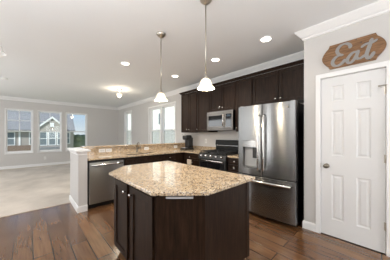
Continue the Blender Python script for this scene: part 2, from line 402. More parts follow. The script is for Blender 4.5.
# ------------------------------------------------------------------ windows
def ring(m, ax, c0, c1, a0, a1, z0, z1, w, wb=None):
    wb = wb or w
    def put(p, q, r, s_):
        if ax == 'y': m.box(p, q, c0, c1, r, s_)
        else: m.box(c0, c1, p, q, r, s_)
    put(a0, a0+w, z0, z1); put(a1-w, a1, z0, z1); put(a0+w, a1-w, z1-w, z1); put(a0+w, a1-w, z0, z0+wb)
def bar(m, ax, c0, c1, a0, a1, z0, z1):
    if ax == 'y': m.box(a0, a1, c0, c1, z0, z1)
    else: m.box(c0, c1, a0, a1, z0, z1)
def window(n, ax, W0, a0, a1, z0, z1, units, label, grid, screen=False, casing=True):
    mid = (a0+a1)/2
    loc = (mid, W0+.07, z0) if ax == 'y' else (W0+.07, mid, z0)
    t = thing('window_%d' % n, loc, label, 'window'); t['kind'] = 'structure'
    fw = .026 if casing else .035
    f = MB(); ring(f, ax, W0+.05, W0+.13, a0, a1, z0, z1, fw)
    f.build('window_frame', 'vinyl', t)
    if casing:
        c = MB(); ring(c, ax, W0-.012, W0+.05, a0-.018, a1+.018, z0-.02, z1+.018, .022); c.build('casing', 'trim', t)
        s = MB(); bar(s, ax, W0-.03, W0-.012, a0-.03, a1+.03, z0-.026, z0-.006); s.build('window_sill', 'trim', t)
    else:
        c = MB(); ring(c, ax, W0-.012, W0+.05, a0-.06, a1+.06, z0-.06, z1+.06, .064); c.build('casing', 'trim', t)
    us = [(a0+fw, a1-fw)] if units == 1 else [(a0+.035, mid-.045), (mid+.045, a1-.035)]
    if units == 2:
        q = MB(); bar(q, ax, W0-.005, W0+.13, mid-.045, mid+.045, z0+.035, z1-.035); q.build('mullion', 'vinyl', t)
    zm = (z0+z1)/2
    for u0, u1 in us:
        up = MB(); ring(up, ax, W0+.092, W0+.122, u0, u1, zm-.02, z1-fw, .022 if casing else .032)
        if grid:
            bar(up, ax, W0+.1, W0+.112, (u0+u1)/2-.009, (u0+u1)/2+.009, zm, z1-fw-.01)
            bar(up, ax, W0+.1, W0+.112, u0+.03, u1-.03, (zm+z1)/2-.009, (zm+z1)/2+.009)
        us_ = up.build('upper_sash', 'vinyl', t)
        g = MB(); bar(g, ax, W0+.104, W0+.108, u0+.015, u1-.015, zm+.01, z1-fw-.01); g.build('pane', 'glass', us_)
        lo = MB(); ring(lo, ax, W0+.06, W0+.09, u0, u1, z0+fw, zm+.022, .024 if casing else .036, .05)
        ls = lo.build('lower_sash', 'vinyl', t)
        g = MB(); bar(g, ax, W0+.073, W0+.077, u0+.015, u1-.015, z0+.05, zm-.002); g.build('pane', 'glass', ls)
        if screen:
            sc = MB(); bar(sc, ax, W0+.124, W0+.126, u0, u1, z0+.035, zm); sc.build('insect_screen', 'screen', t)
window(1, 'y', FY, *FW[0], 1, 'leftmost of the three tall windows in the far wall', True)
window(2, 'y', FY, *FW[1], 1, 'middle of the three tall windows, showing the neighbour gable', True)
window(3, 'y', FY, *FW[2], 1, 'right one of the three tall windows, showing blue sky', False)
window(4, 'x', BX, *RW[1], 1, 'narrow-looking window near the corner of the living area', False, True, False)
window(5, 'x', BX, *RW[0], 2, 'wide double window between the living area and the wall cabinets', False, True, False)

# ------------------------------------------------------------------ pantry door
FD = ((PX+.012, .597, .010), (0, -1, 0), (0, 0, 1), (-1, 0, 0))
dr = thing('door_1', (PX+.02, .3, .01), 'white six-panel pantry door under the wooden sign', 'door'); dr['kind'] = 'structure'
DW, DH = .588, 2.032
def six_panel():
    m = MB(); us = [0, .113, .237, .351, .475, DW]; vs_ = [0, .215, .790, 1.03, 1.605, 1.722, 1.922, DH]
    for i in range(5):
        for j in range(7):
            pan = i in (1, 3) and j in (1, 3, 5)
            ins = [(.012, -.009), (.012, 0.0), (.016, .006)] if pan else []
            m.panel(FD, us[i], us[i+1], vs_[j], vs_[j+1], .0, ins) if False else m.panel(FD, us[i], us[i+1], vs_[j], vs_[j+1], .035, ins, -.035)
    bmesh.ops.remove_doubles(m.bm, verts=m.bm.verts, dist=1e-5)
    return m
six_panel().build('door_panel', 'door', dr)
kn = MB().lathe([(0, 0), (.031, 0), (.031, .006), (.024, .010), (.012, .014), (.011, .034), (.020, .040), (.027, .050), (.028, .058), (.022, .067), (0, .070)], (PX+.012, .535, .905), '-x')
kn.build('door_knob', 'bronze', dr)
MB().box(PX+.0, PX+.013, .5965, .6005, .875, .935).build('latch_plate', 'nickel', dr)
for z in (1.045, .305, 1.80):
    h = MB().tube([(PX-.004, .004, z-.045), (PX-.004, .004, z+.045)], .008, 10).box(PX+.0105, PX+.0125, .009, .022, z-.045, z+.045)
    hg = h.build('hinge', 'nickel', dr)
    if z == 1.80:
        st = MB().tube([(PX-.014, .055, 1.845), (PX-.016, .03, 1.846), (PX-.012, -.03, 1.85)], .005, 8).tube([(PX-.012, .004, 1.852), (PX-.012, .004, 1.775)], .006, 8).lathe([(0, -.006), (.009, -.006), (.009, .006), (0, .006)], (PX-.014, .058, 1.845), '-x', 12)
        st.build('hinge_stop', 'nickel', hg)
cs = MB()
def casing_prof(): return [(0, 0), (.018, 0), (.018, .05), (.01, .06), (0, .06)]
cs.box(PX-.018, PX, .597, .652, 0, 2.10, .004, 1).box(PX-.018, PX, -.052, .003, 0, 2.10, .004, 1).box(PX-.0185, PX, -.052, .652, 2.048, 2.105, .004, 1)
cs.box(PX, PX+.11, .600, .603, 0, 2.05).box(PX, PX+.11, .003, .006, 0, 2.05).box(PX, PX+.11, .006, .6, 2.046, 2.05)
struct(cs.build('trim_3', 'trim'), 'white casing around the pantry door', 'door casing')
struct(MB().box(BX, BX+.12, -.2, PY-.11, 0, CZ).box(PX+.11, BX, -.2, -.1, 0, CZ).build('wall_pantry_back', 'wall'), 'walls inside the closed pantry', 'wall')

# ------------------------------------------------------------------ cabinets
def FXneg(x, y, z=0): return ((x, y, z), (0, -1, 0), (0, 0, 1), (-1, 0, 0))   # faces -X, u runs towards -Y
def FYneg(x, y, z=0): return ((x, y, z), (1, 0, 0), (0, 0, 1), (0, -1, 0))    # faces -Y, u runs towards +X
SHK = [(.054, 0), (.003, -.012), (.012, -.002)]
DRW = [(.032, 0), (.004, -.006), (.006, -.002)]
def pt(F, u, v, w): 
    o, a, b, n = F
    return tuple(o[i]+a[i]*u+b[i]*v+n[i]*w for i in range(3))
def knob(F, u, v, w, parent):
    ax = '-x' if F[3][0] == -1 else '-y'
    MB().lathe([(0, 0), (.007, 0), (.006, .012), (.014, .017), (.016, .024), (.012, .029), (0, .030)], pt(F, u, v, w), ax, 16).build('knob', 'chrome', parent)
def front(F, u0, u1, v0, v1, parent, name='door', ks=None, ins=SHK, t=.019):
    d = MB().panel(F, u0, u1, v0, v1, t, ins).build(name, 'cab', parent)
    for k in ks or []: knob(F, k[0], k[1], t, d)
    return d
UXF = 3.225     # carcass front of the wall cabinets (doors add 19 mm)
def wall_cab(y0, y1, z0, z1, ndoor, label, kside=None):
    t = thing('wall_cabinet', ((UXF+BX)/2, (y0+y1)/2, z0), label, 'cabinet', 'dark wall cabinets above the range wall')
    MB().box(UXF, BX-.001, y0+.001, y1-.001, z0, z1).build('cabinet_body', 'cab', t)
    F = FXneg(UXF, y1, z0); w = y1-y0; h = z1-z0-.006
    if ndoor == 2:
        front(F, .010, w/2-.006, .008, h-.008, t, ks=[(w/2-.046, .075)])
        front(F, w/2+.006, w-.010, .008, h-.008, t, ks=[(w/2+.046, .075)])
    else:
        front(F, .010, w-.010, .008, h-.008, t, ks=[(.035 if kside == 'l' else w-.035, .075)])
    return t
wall_cab(3.375, 4.024, 1.373, 2.45, 2, 'tall two-door dark wall cabinet above the coffee maker, at the left end of the row')
wall_cab(2.935, 3.375, 1.373, 2.45, 1, 'tall single-door dark wall cabinet directly left of the microwave', 'l')
wall_cab(2.190, 2.935, 1.845, 2.45, 2, 'short two-door dark wall cabinet above the microwave')
wall_cab(1.796, 2.190, 1.373, 2.45, 1, 'single-door dark wall cabinet squeezed between microwave and refrigerator', 'l')
wall_cab(.800, 1.796, 1.868, 2.45, 2, 'wide short two-door dark wall cabinet above the refrigerator')
cn = MB().sweep([(BX-.001, 4.025), (UXF-.019, 4.025), (UXF-.019, .80)], [(-.012, 2.451), (.012, 2.451), (.014, 2.462), (.036, 2.488), (.042, 2.5), (-.012, 2.5)], side=-1)
tag(cn.build('cabinet_cornice', 'cab'), 'dark wooden cornice running along the top of the wall cabinets', 'cornice')

CT = .893; CU = .863            # worktop top and underside
BF = 2.925                      # carcass front of the base cabinets on the range wall
# --- range-wall base cabinet left of the range
t = thing('base_cabinet', (3.2, 3.24, 0), 'dark base cabinet left of the range with a drawer', 'cabinet', 'dark base cabinets along the counters')
MB().box(BF, BX-.001, 2.945, 3.545, .1, CU).build('cabinet_body', 'cab', t)
MB().box(BF+.06, BX-.01, 2.945, 3.545, 0, .1).build('toe_kick', 'toe', t)
F = FXneg(BF, 3.52, 0)
front(F, .0, .57, .71, .85, t, 'drawer', [(.23, .765-.0)], DRW)
front(F, .0, .283, .115, .70, t, 'door', [(.25, .64)]); front(F, .287, .57, .115, .70, t, 'door', [(.32, .64)])
# towel hanging over the drawer front edge pull
tw = MB()
for i in range(6):
    pass
tw.box(2.848, 2.875, 3.20, 3.345, .585, .71, .012, 3)
tag(tw.build('hand_towel', 'towel', None), 'small beige towel hanging on the dark cabinet front left of the range', 'towel')
# --- base cabinet right of the range
t = thing('base_cabinet', (3.2, 1.98, 0), 'narrow dark drawer cabinet between range and refrigerator', 'cabinet', 'dark base cabinets along the counters')
MB().box(BF, BX-.001, 1.79, 2.165, .1, CU).build('cabinet_body', 'cab', t)
MB().box(BF+.06, BX-.01, 1.79, 2.165, 0, .1).build('toe_kick', 'toe', t)
F = FXneg(BF, 2.16, 0)
for v0, v1 in ((.735, .85), (.60, .725), (.36, .59), (.115, .35)):
    front(F, .003, .365, v0, v1, t, 'drawer', [(.165, (v0+v1)/2)], DRW)
# --- peninsula cabinets
PF = 3.555
t = thing('base_cabinet', (1.84, 3.85, 0), 'dark sink base cabinet right of the dishwasher in the peninsula', 'cabinet', 'dark base cabinets along the counters')
MB().box(1.40, 1.4+.018, PF, 4.16, .1, CU).box(2.262, 2.28, PF, 4.16, .1, CU).box(1.40, 2.28, PF, 4.16, .1, .118).box(1.40, 2.28, 4.145, 4.16, .1, CU).box(1.4, 2.28, PF, PF+.018, .1, CU).build('cabinet_body', 'cab', t)
MB().box(1.40, 2.28, PF+.06, 4.15, 0, .1).build('toe_kick', 'toe', t)
F = FYneg(1.40, PF, 0)
front(F, .004, .438, .71, .85, t, 'false_drawer_front', [], DRW); front(F, .442, .876, .71, .85, t, 'false_drawer_front', [], DRW)
front(F, .004, .438, .115, .70, t, 'door', [(.40, .64)]); front(F, .442, .876, .115, .70, t, 'door', [(.48, .64)])
t = thing('base_cabinet', (2.6, 3.85, 0), 'dark corner base cabinet in the peninsula next to the range wall', 'cabinet', 'dark base cabinets along the counters')
MB().box(2.281, 2.923, PF, 4.16, .1, CU).box(2.923, BX-.001, 3.546, 4.16, .1, CU).build('cabinet_body', 'cab', t)
MB().box(2.281, 2.985, PF+.06, 4.15, 0, .1).build('toe_kick', 'toe', t)
F = FYneg(2.281, PF, 0)
front(F, .004, .38, .71, .85, t, 'drawer', [(.19, .765)], DRW); front(F, .004, .38, .115, .70, t, 'door', [(.04, .64)])

# --- worktops
SX0, SX1, SY0, SY1 = 1.50, 2.18, 3.63, 4.00
ct = thing('countertop', (2.1, 3.8, CU), 'speckled beige granite worktop running along the peninsula and round to the range', 'countertop')
m = MB().box(.752, SX0, 3.500, 4.145, CU, CT).box(SX0, SX1, 3.5, SY0, CU, CT).box(SX0, SX1, SY1, 4.145, CU, CT).box(SX1, BX-.001, 3.5, 4.145, CU, CT).box(2.895, BX-.001, 2.945, 3.5, CU, CT)
m.build('counter_slab', 'granite', ct)
tag(MB().box(BX-.022, BX-.001, 2.945, 4.144, CT+.0005, CT+.10, .002).build('backsplash', 'granite'), 'low granite backsplash on the wall between coffee maker and range', 'backsplash')
tag(MB().box(.752, BX-.023, 4.1455, 4.164, CT+.0005, 1.0432).build('backsplash', 'granite'), 'long granite backsplash behind the sink, below the raised bar ledge', 'backsplash')
c2 = thing('countertop', (3.2, 1.98, CU), 'short piece of granite worktop between range and refrigerator', 'countertop')
MB().box(2.895, BX-.001, 1.79, 2.165, CU, CT, .003).build('counter_slab', 'granite', c2)
MB().box(BX-.022, BX-.001, 1.79, 2.165, CT, CT+.10, .002).build('backsplash', 'granite', c2)
tag(MB().box(.796, BX-.001, 4.115, 4.375, 1.0435, 1.073, .004, 2).build('bar_ledge', 'granite'), 'raised granite bar ledge on top of the half wall behind the sink', 'ledge')

# --- sink and faucet
sk = thing('sink', ((SX0+SX1)/2, (SY0+SY1)/2, CU-.2), 'undermounted steel sink in the peninsula worktop', 'sink')
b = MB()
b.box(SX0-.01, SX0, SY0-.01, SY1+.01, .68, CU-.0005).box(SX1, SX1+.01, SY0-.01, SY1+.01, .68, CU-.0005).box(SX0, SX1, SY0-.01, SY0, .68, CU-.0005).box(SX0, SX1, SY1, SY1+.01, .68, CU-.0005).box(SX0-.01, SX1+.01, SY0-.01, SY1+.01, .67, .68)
b.build('basin', 'graphite', sk)  # dark colour puts the shade inside the sink into the steel
MB().lathe([(0, 0), (.04, 0), (.042, .003), (.03, .004), (0, .002)], (1.84, 3.82, .6801)).build('drain', 'chrome', sk)
fc = thing('faucet', (1.90, 4.06, CT), 'brushed nickel arched kitchen faucet behind the sink', 'faucet')
MB().lathe([(0, 0), (.030, 0), (.030, .008), (.020, .02), (.018, .10), (.020, .115), (0, .12)], (1.90, 4.06, CT)).build('faucet_body', 'bronze', fc)
arc = [(1.90, 4.06, CT+.11)]+[(1.90, 4.06-.085+.085*math.cos(a), CT+.15+.085*math.sin(a)) for a in [i*PI/9 for i in range(0, 9)]]+[(1.90, 3.892, CT+.13), (1.90, 3.892, CT+.10)]
MB().tube(arc, .011, 10).build('spout', 'bronze', fc)
MB().tube([(1.915, 4.06, CT+.09), (1.945, 4.055, CT+.10), (1.985, 4.04, CT+.13)], [.008, .007, .005], 8).build('lever_handle', 'bronze', fc)

# ------------------------------------------------------------------ dishwasher
dw = thing('dishwasher', (1.07, 3.83, 0), 'stainless steel dishwasher at the left end of the peninsula', 'dishwasher')
MB().box(.756, 1.395, 3.535, 4.15, .1, .861).build('tub_body', 'blackmatte', dw)
F = FYneg(.772, 3.56, 0)
dd = MB().box(.776, 1.366, 3.505, 3.535, .092, .818, .006, 2).build('door', 'steel_front', dw)
hp = [(.80+.545*i/12, 3.505-.045*min(1, math.sin(PI*i/12)*1.9), .765+.012*math.sin(PI*i/12)) for i in range(13)]
MB().tube(hp, .013, 10).build('handle', 'chrome', dd)
MB().box(1.225, 1.245, 3.503, 3.5055, .235, .262).build('badge', 'galv', dd)
MB().box(.772, 1.372, 3.59, 3.63, .0, .088).build('kick_plate', 'black', dw)

# ------------------------------------------------------------------ range
RY0, RY1 = 2.172, 2.938; RM = (RY0+RY1)/2
rg = thing('range', (3.2, RM, 0), 'stainless and black gas range with a row of knobs under the microwave', 'range')
MB().box(2.90, 3.525, RY0, RY1, .08, .885).build('range_body', 'steel_dark', rg)
MB().box(2.93, 3.5, RY0+.02, RY1-.02, 0, .08).build('base', 'blackmatte', rg)
MB().box(2.875, 3.46, RY0, RY1, .885, .905, .004, 2).build('cooktop', 'blackenamel', rg)
cp = MB(); cp.prism([(2.845, .80), (2.865, .886), (2.90, .886), (2.90, .80)], RY0, RY1, mtx=Matrix(((1, 0, 0, 0), (0, 0, 1, 0), (0, 1, 0, 0), (0, 0, 0, 1))))
cpo = cp.build('control_panel', 'graphite', rg)
Rk = Matrix.Rotation(-PI/2+.23, 4, 'Y')
for i in range(5):
    y = RY1-.09-i*(RY1-RY0-.18)/4
    MB().lathe([(0, 0), (.027, 0), (.027, .006), (.022, .010), (.020, .036), (.017, .040), (0, .040)], (2.855, y, .845), Rk, 20).build('knob', 'chrome', cpo)
od = MB().box(2.862, 2.90, RY0+.003, RY1-.003, .225, .795, .005, 2).build('oven_door', 'graphite', rg)
MB().box(2.858, 2.8635, RY0+.05, RY1-.05, .30, .715, .003).build('oven_window', 'blackglass', od)
MB().tube([(2.815, RY0+.04, .755), (2.808, RM, .757), (2.815, RY1-.04, .755)], .014, 12).box(2.815, 2.864, RY0+.05, RY0+.075, .745, .767).box(2.815, 2.864, RY1-.075, RY1-.05, .745, .767).build('handle', 'chrome', od)
MB().box(2.865, 2.90, RY0+.003, RY1-.003, .085, .215, .005, 2).build('storage_drawer', 'steel', rg)
bgd = MB().box(3.455, 3.53, RY0, RY1, .885, 1.055, .004).build('backguard', 'blackenamel', rg)
MB().box(3.450, 3.456, RY0, RY1, 1.045, 1.062).build('trim_strip', 'steel', bgd)
MB().prism([(3.440, 1.062), (3.462, 1.185), (3.53, 1.185), (3.53, 1.062)], RY0, RY1, mtx=Matrix(((1, 0, 0, 0), (0, 0, 1, 0), (0, 1, 0, 0), (0, 0, 0, 1)))).build('control_display', 'blackenamel', bgd)
MB().prism([(3.4485, 1.10), (3.4545, 1.135), (3.46, 1.135), (3.46, 1.10)], RM-.09, RM+.09, mtx=Matrix(((1, 0, 0, 0), (0, 0, 1, 0), (0, 1, 0, 0), (0, 0, 0, 1)))).build('clock', 'disp', bgd)
for x, y in ((3.03, RY0+.17), (3.03, RY1-.17), (3.29, RY0+.17), (3.29, RY1-.17), (3.16, RM)):
    MB().lathe([(0, 0), (.05, 0), (.05, .010), (.036, .012), (.036, .02), (0, .02)], (x, y, .905), n=18).build('burner', 'iron', rg)
for k in range(3):
    y0 = RY0+.015+k*.247; y1 = y0+.238; g = MB()
    for x in (2.905, 3.03, 3.16, 3.29, 3.43): g.box(x-.006, x+.006, y0, y1, .930, .945)
    for y in (y0+.006, (y0+y1)/2, y1-.006): g.box(2.9, 3.436, y-.006, y+.006, .930, .945)
    for x in (2.906, 3.43):
        for y in (y0+.006, y1-.006): g.box(x-.007, x+.007, y-.007, y+.007, .905, .93)
    g.build('grate', 'iron', rg)

# ------------------------------------------------------------------ microwave
mw = thing('microwave', (3.32, 2.56, 1.412), 'stainless over-the-range microwave under the short wall cabinet', 'microwave')
Y0, Y1 = 2.195, 2.931
MB().box(3.16, BX-.002, Y0, Y1, 1.412, 1.838).build('microwave_body', 'steel_dark', mw)
md = MB().box(3.122, 3.16, Y0+.205, Y1, 1.445, 1.815, .005, 2).build('door', 'steel_warm', mw)
MB().box(3.1185, 3.123, Y0+.265, Y1-.055, 1.50, 1.745, .002).build('door_window', 'blackglass', md)
MB().tube([(3.122, Y0+.232, 1.485), (3.088, Y0+.232, 1.51), (3.084, Y0+.232, 1.63), (3.088, Y0+.232, 1.75), (3.122, Y0+.232, 1.775)], .011, 10).build('handle', 'chrome', md)
mp_ = MB().box(3.122, 3.16, Y0, Y0+.203, 1.445, 1.815, .005, 2).build('control_panel', 'steel_warm', mw)
MB().box(3.119, 3.123, Y0+.03, Y0+.175, 1.48, 1.76).build('keypad', 'blackglass', mp_)
MB().box(3.1175, 3.1195, Y0+.05, Y0+.155, 1.70, 1.745).build('clock', 'disp', mp_)
vg = MB().box(3.128, 3.16, Y0, Y1, 1.818, 1.838).build('vent_grille', 'steel_warm', mw)
MB().box(3.13, 3.16, Y0, Y1, 1.412, 1.443, .003).build('bottom_rail', 'steel_warm', mw)

# ------------------------------------------------------------------ refrigerator
fy0, fy1 = .848, 1.762; fm = 1.312; FXr = 2.668
fr = thing('refrigerator', (3.1, (fy0+fy1)/2, 0), 'stainless french-door refrigerator with water dispenser beside the pantry', 'refrigerator')
MB().box(2.765, 3.50, fy0+.005, fy1-.005, .05, 1.765, .004).build('refrigerator_body', 'steel_dark', fr)
MB().box(2.78, 3.48, fy0+.03, fy1-.03, 0, .055).build('base_grille', 'black', fr)
def bow(y):
    s_ = (y-(fy0+fy1)/2)/((fy1-fy0)/2); return FXr-.034*(1-s_*s_)
def bow_panel(y0, y1, z0, z1, cut=None):
    m = MB(); n = 14
    e = .010
    ys = [y0+e+(y1-y0-2*e)*i/n for i in range(n+1)]
    poly = [(2.755, y0), (bow(y0)+e, y0)]+[(bow(y0+e)+.003, y0+e*.3)]+[(bow(y), y) for y in ys]+[(bow(y1-e)+.003, y1-e*.3)]+[(bow(y1)+e, y1), (2.755, y1)]
    return m.prism(poly, z0, z1, .004)
rd = bow_panel(fy0, fm-.003, .665, 1.778).build('door', 'steel', fr); rd['label'] = 'right refrigerator door without dispenser'
# left door with the dispenser recess: built round the opening
dy0, dy1, dz0, dz1 = 1.405, 1.66, .77, 1.20
lm = MB()
for a in ((fm+.003, dy0, .665, 1.778), (dy1, fy1, .665, 1.778), (dy0, dy1, dz1, 1.778), (dy0, dy1, .665, dz0)):
    n = 8; ys = [a[0]+(a[1]-a[0])*i/n for i in range(n+1)]
    pl = [(2.755, a[0])]+[(bow(y)+(.008 if abs(y-fm-.003) < 1e-6 or abs(y-fy1) < 1e-6 else 0), y) for y in ys]+[(2.755, a[1])]
    lm.prism(pl, a[2], a[3])
ld = lm.build('door', 'steel', fr); ld['label'] = 'left refrigerator door with the dispenser'
dp = MB().box(2.72, 2.753, dy0, dy1, dz0, dz1).build('dispenser', 'grey', ld)
MB().box(bow(1.53)-.006, bow(1.53)+.03, dy0-.006, dy1+.006, 1.105, 1.215, .004, 2).build('dispenser_panel', 'steel', dp)
MB().box(2.685, 2.72, 1.42, 1.50, .93, 1.105, .006).build('paddle', 'steel_dark', dp)
MB().box(2.64, 2.72, dy0+.002, dy1-.002, dz0, dz0+.02, .003).build('drip_tray', 'steel', dp)
fz = bow_panel(fy0, fy1, .065, .652).build('freezer_drawer', 'steel', fr)
for y, d in ((fm-.042, rd), (fm+.042, ld)):
    x = bow(y)
    MB().tube([(x+.004, y, .745), (x-.045, y, .765), (x-.055, y, .80), (x-.057, y, 1.18), (x-.055, y, 1.56), (x-.045, y, 1.595), (x+.004, y, 1.615)], .013, 12).build('handle', 'chrome', d)
hp = [(bow(fy0+.055)+.004, fy0+.055, .585)]+[(bow(y)-.052, y, .585) for y in [fy0+.075+(fy1-fy0-.15)*i/10 for i in range(11)]]+[(bow(fy1-.055)+.004, fy1-.055, .585)]
MB().tube(hp, .019, 12).build('handle', 'chrome', fz)
MB().lathe([(0, 0), (.016, 0), (.016, .003), (0, .003)], (bow(.935)-.0005, .935, 1.70), '-x', 20).build('badge', 'galv', rd)
for y in (fy0+.05, fy1-.05): MB().box(2.70, 2.80, y-.03, y+.03, 1.7785, 1.792, .004).build('hinge_cover', 'grey', fr)

# ------------------------------------------------------------------ island
ISL = [(.651, 1.162), (.954, .887), (1.64, .887), (1.64, 2.40), (.934, 2.40), (.651, 2.087)]
tag(MB().prism(ISL, CU, CT, .006).build('island_countertop', 'granite'), 'large speckled beige granite top of the kitchen island with cut corners', 'countertop')
BOD = [(.700, 1.184), (.974, .932), (1.592, .932), (1.592, 2.355), (.955, 2.355), (.700, 2.07)]
TOE = [(.765, 1.21), (1.0, .99), (1.53, .99), (1.53, 2.29), (.98, 2.29), (.765, 2.04)]
il = thing('island_cabinet', (1.14, 1.64, 0), 'dark espresso island cabinet with two doors, under the large granite top', 'cabinet')
MB().prism(BOD, .115, CU).build('cabinet_body', 'cab', il)
MB().prism(TOE, 0, .115).build('toe_kick', 'toe', il)
F = FXneg(.700, 2.065, 0)
front(F, .055, .395, .125, .835, il, 'door', [(.365, .765)])
front(F, .47, .86, .125, .835, il, 'door', [(.50, .765)])
# end panel with a corner post on the side facing the camera's right
MB().box(1.545, 1.597, .926, .934, .116, CU-.001).build('corner_post', 'cab', il)
# chamfer panel board and metal strip under the overhang
a = Vector((.700, 1.184, 0)); b = Vector((.974, .932, 0)); ud = (b-a).normalized(); nd = Vector((ud.y, -ud.x, 0))
if nd.x > 0: nd = -nd
L = (b-a).length
FC = (tuple(a), tuple(ud), (0, 0, 1), tuple(nd))
MB().panel(FC, .004, L-.004, .118, CU-.004, .010, [], 0).build('end_panel', 'cab', il)
MB().panel(FC, L*.22, L*.76, .838, .852, .022, [], .010).build('metal_strip', 'satin', il)

# ------------------------------------------------------------------ coffee maker
cm = thing('coffee_maker', (3.24, 3.80, CT), 'black pod coffee maker on the worktop in the corner', 'coffee maker')
def rot_box(m, *a, **k): m.box(*a, **k)
MB().box(3.09, 3.375, 3.665, 3.92, CT, CT+.055, .014, 3).build('base', 'black', cm)
MB().box(3.215, 3.352, 3.705, 3.875, CT+.055, CT+.33, .03, 4).build('column', 'black', cm)
hd = MB().box(3.125, 3.355, 3.70, 3.885, CT+.27, CT+.405, .045, 5).build('brew_head', 'black', cm)
MB().tube([(3.15, 3.73, CT+.385), (3.125, 3.735, CT+.435), (3.125, 3.85, CT+.435), (3.15, 3.855, CT+.385)], .010, 8).build('handle', 'grey', hd)
MB().box(3.10, 3.205, 3.71, 3.875, CT+.055, CT+.064, .003).build('drip_tray', 'grey', cm)
MB().box(3.352, 3.41, 3.73, 3.86, CT+.0, CT+.34, .015, 3).build('water_tank', 'blackglass', cm)

# ------------------------------------------------------------------ outlets and switch
def outlet(F, label, horiz, group, kind='outlet'):
    w, h = (.122, .074) if horiz else (.074, .118)
    t = thing('wall_outlet' if kind == 'outlet' else 'light_switch', pt(F, 0, 0, .003), label, kind, group)
    MB().panel(F, -w/2, w/2, -h/2, h/2, .006, [(.003, .001)]).build('cover_plate', 'white', t)
    if kind == 'outlet':
        for s_ in (-1, 1):
            du, dv = (s_*.021, 0) if horiz else (0, s_*.021)
            q = MB().panel(F, du-.0145, du+.0145, dv-.0145, dv+.0145, .003, [], .006).build('socket', 'socket', t)
            MB().panel(F, du-.007, du-.004, dv-.005, dv+.005, .0006, [], .009).panel(F, du+.004, du+.007, dv-.005, dv+.005, .0006, [], .009).build('slots', 'slot', q)
    else:
        MB().panel(F, -.016, .016, -.032, .032, .005, [(.004, -.001)], .006).build('rocker', 'socket', t)
g = 'outlets in the granite backsplash'
outlet(FYneg(1.155, 4.145, .972), 'left one of the paired white outlets in the backsplash above the dishwasher', True, g)
outlet(FYneg(1.290, 4.145, .972), 'right one of the paired white outlets in the backsplash above the dishwasher', True, g)
outlet(FYneg(2.190, 4.145, .968), 'white outlet in the backsplash just right of the faucet', True, g)
outlet(FYneg(3.10, 4.145, .968), 'white outlet in the backsplash left of the coffee maker', True, g)
outlet(FYneg(.523, FY, .335), 'white outlet low on the far wall under the middle window', False, None)
outlet(FXneg(BX, 3.351, 1.14), 'white switch on the wall between coffee maker and range', False, None, 'light switch')

# ------------------------------------------------------------------ "Eat" sign
def smooth(pts, k=8):
    out = []; P = [pts[0]]+list(pts)+[pts[-1]]
    for i in range(1, len(P)-2):
        p0, p1, p2, p3 = P[i-1:i+3]
        for j in range(k):
            t_ = j/k
            out.append(tuple(.5*((2*p1[c])+(-p0[c]+p2[c])*t_+(2*p0[c]-5*p1[c]+4*p2[c]-p3[c])*t_**2+(-p0[c]+3*p1[c]-3*p2[c]+p3[c])*t_**3) for c in (0, 1)))
    out.append(tuple(pts[-1])); return out
sg = thing('wall_sign', (PX-.01, .29, 2.14), 'brown wooden plaque with grey metal script reading Eat above the pantry door', 'sign')
# board outline in (y, z); facing -X
lob = [(.499, 2.440), (.510, 2.408), (.538, 2.378), (.566, 2.335), (.579, 2.290), (.568, 2.245), (.540, 2.203), (.511, 2.172), (.499, 2.142)]
lobL = smooth(lob, 4); rob = [(.579-y+.001, z) for y, z in lobL]
poly = lobL+rob[::-1]
MYZ = Matrix(((0, 0, 1, 0), (1, 0, 0, 0), (0, 1, 0, 0), (0, 0, 0, 1)))
MB().prism(poly, PX-.022, PX-.001, .002, MYZ, 1).build('board', 'signwood', sg)
E = [(.311, 2.348), (.297, 2.364), (.309, 2.394), (.343, 2.413), (.386, 2.405), (.416, 2.371), (.42, 2.334), (.402, 2.301), (.373, 2.284), (.406, 2.287), (.443, 2.268), (.468, 2.226), (.459, 2.186), (.428, 2.165), (.392, 2.173), (.363, 2.197), (.340, 2.226)]
A1 = [(.228, 2.277), (.264, 2.283), (.294, 2.265), (.32, 2.226), (.324, 2.188), (.3, 2.167), (.266, 2.195), (.233, 2.257)]
A2 = [(.224, 2.295), (.236, 2.253), (.243, 2.217), (.225, 2.193), (.198, 2.199), (.165, 2.222)]
T1 = [(.111, 2.390), (.129, 2.324), (.149, 2.255), (.158, 2.209), (.142, 2.173), (.117, 2.191), (.094, 2.234)]
T2 = [(.204, 2.316), (.165, 2.340), (.113, 2.340), (.068, 2.362)]
def stroke(m, pts, w0, w1, lift=0):
    P = smooth(pts, 7); n = len(P); l_ = []; r_ = []
    for i, p in enumerate(P):
        q0 = P[max(i-1, 0)]; q1 = P[min(i+1, n-1)]; dx, dy = q1[0]-q0[0], q1[1]-q0[1]; d = math.hypot(dx, dy) or 1
        nx, ny = -dy/d, dx/d
        # calligraphic width: heavier on down strokes
        w = (w0+(w1-w0)*abs(dy/d))*.5*min(1, .45+min(i, n-1-i)/5)
        l_.append((p[0]+nx*w, p[1]+ny*w)); r_.append((p[0]-nx*w, p[1]-ny*w))
    t_ = bmesh.new(); a0, a1 = PX-.0225, PX-.0275-lift
    R = [[t_.verts.new((x, y, z)) for (y, z), x in ((l_[i], a0), (l_[i], a1-i*4e-5), (r_[i], a1-i*4e-5), (r_[i], a0))] for i in range(n)]
    for p, q in zip(R, R[1:]):
        for k in range(4): t_.faces.new((p[k], p[(k+1) % 4], q[(k+1) % 4], q[k]))
    t_.faces.new(R[0]); t_.faces.new(R[-1][::-1])
    bmesh.ops.recalc_face_normals(t_, faces=t_.faces); m.merge(t_)
for nm, ss in (('letter_e', [(E, .020, .036)]), ('letter_a', [(A1, .020, .034), (A2, .018, .034)]), ('letter_t', [(T1, .02, .036), (T2, .022, .026)])):
    m = MB()
    for q_, (pts, w0, w1) in enumerate(ss): stroke(m, pts, w0, w1, q_*.0025)
    m.build('letter', 'galv', sg)
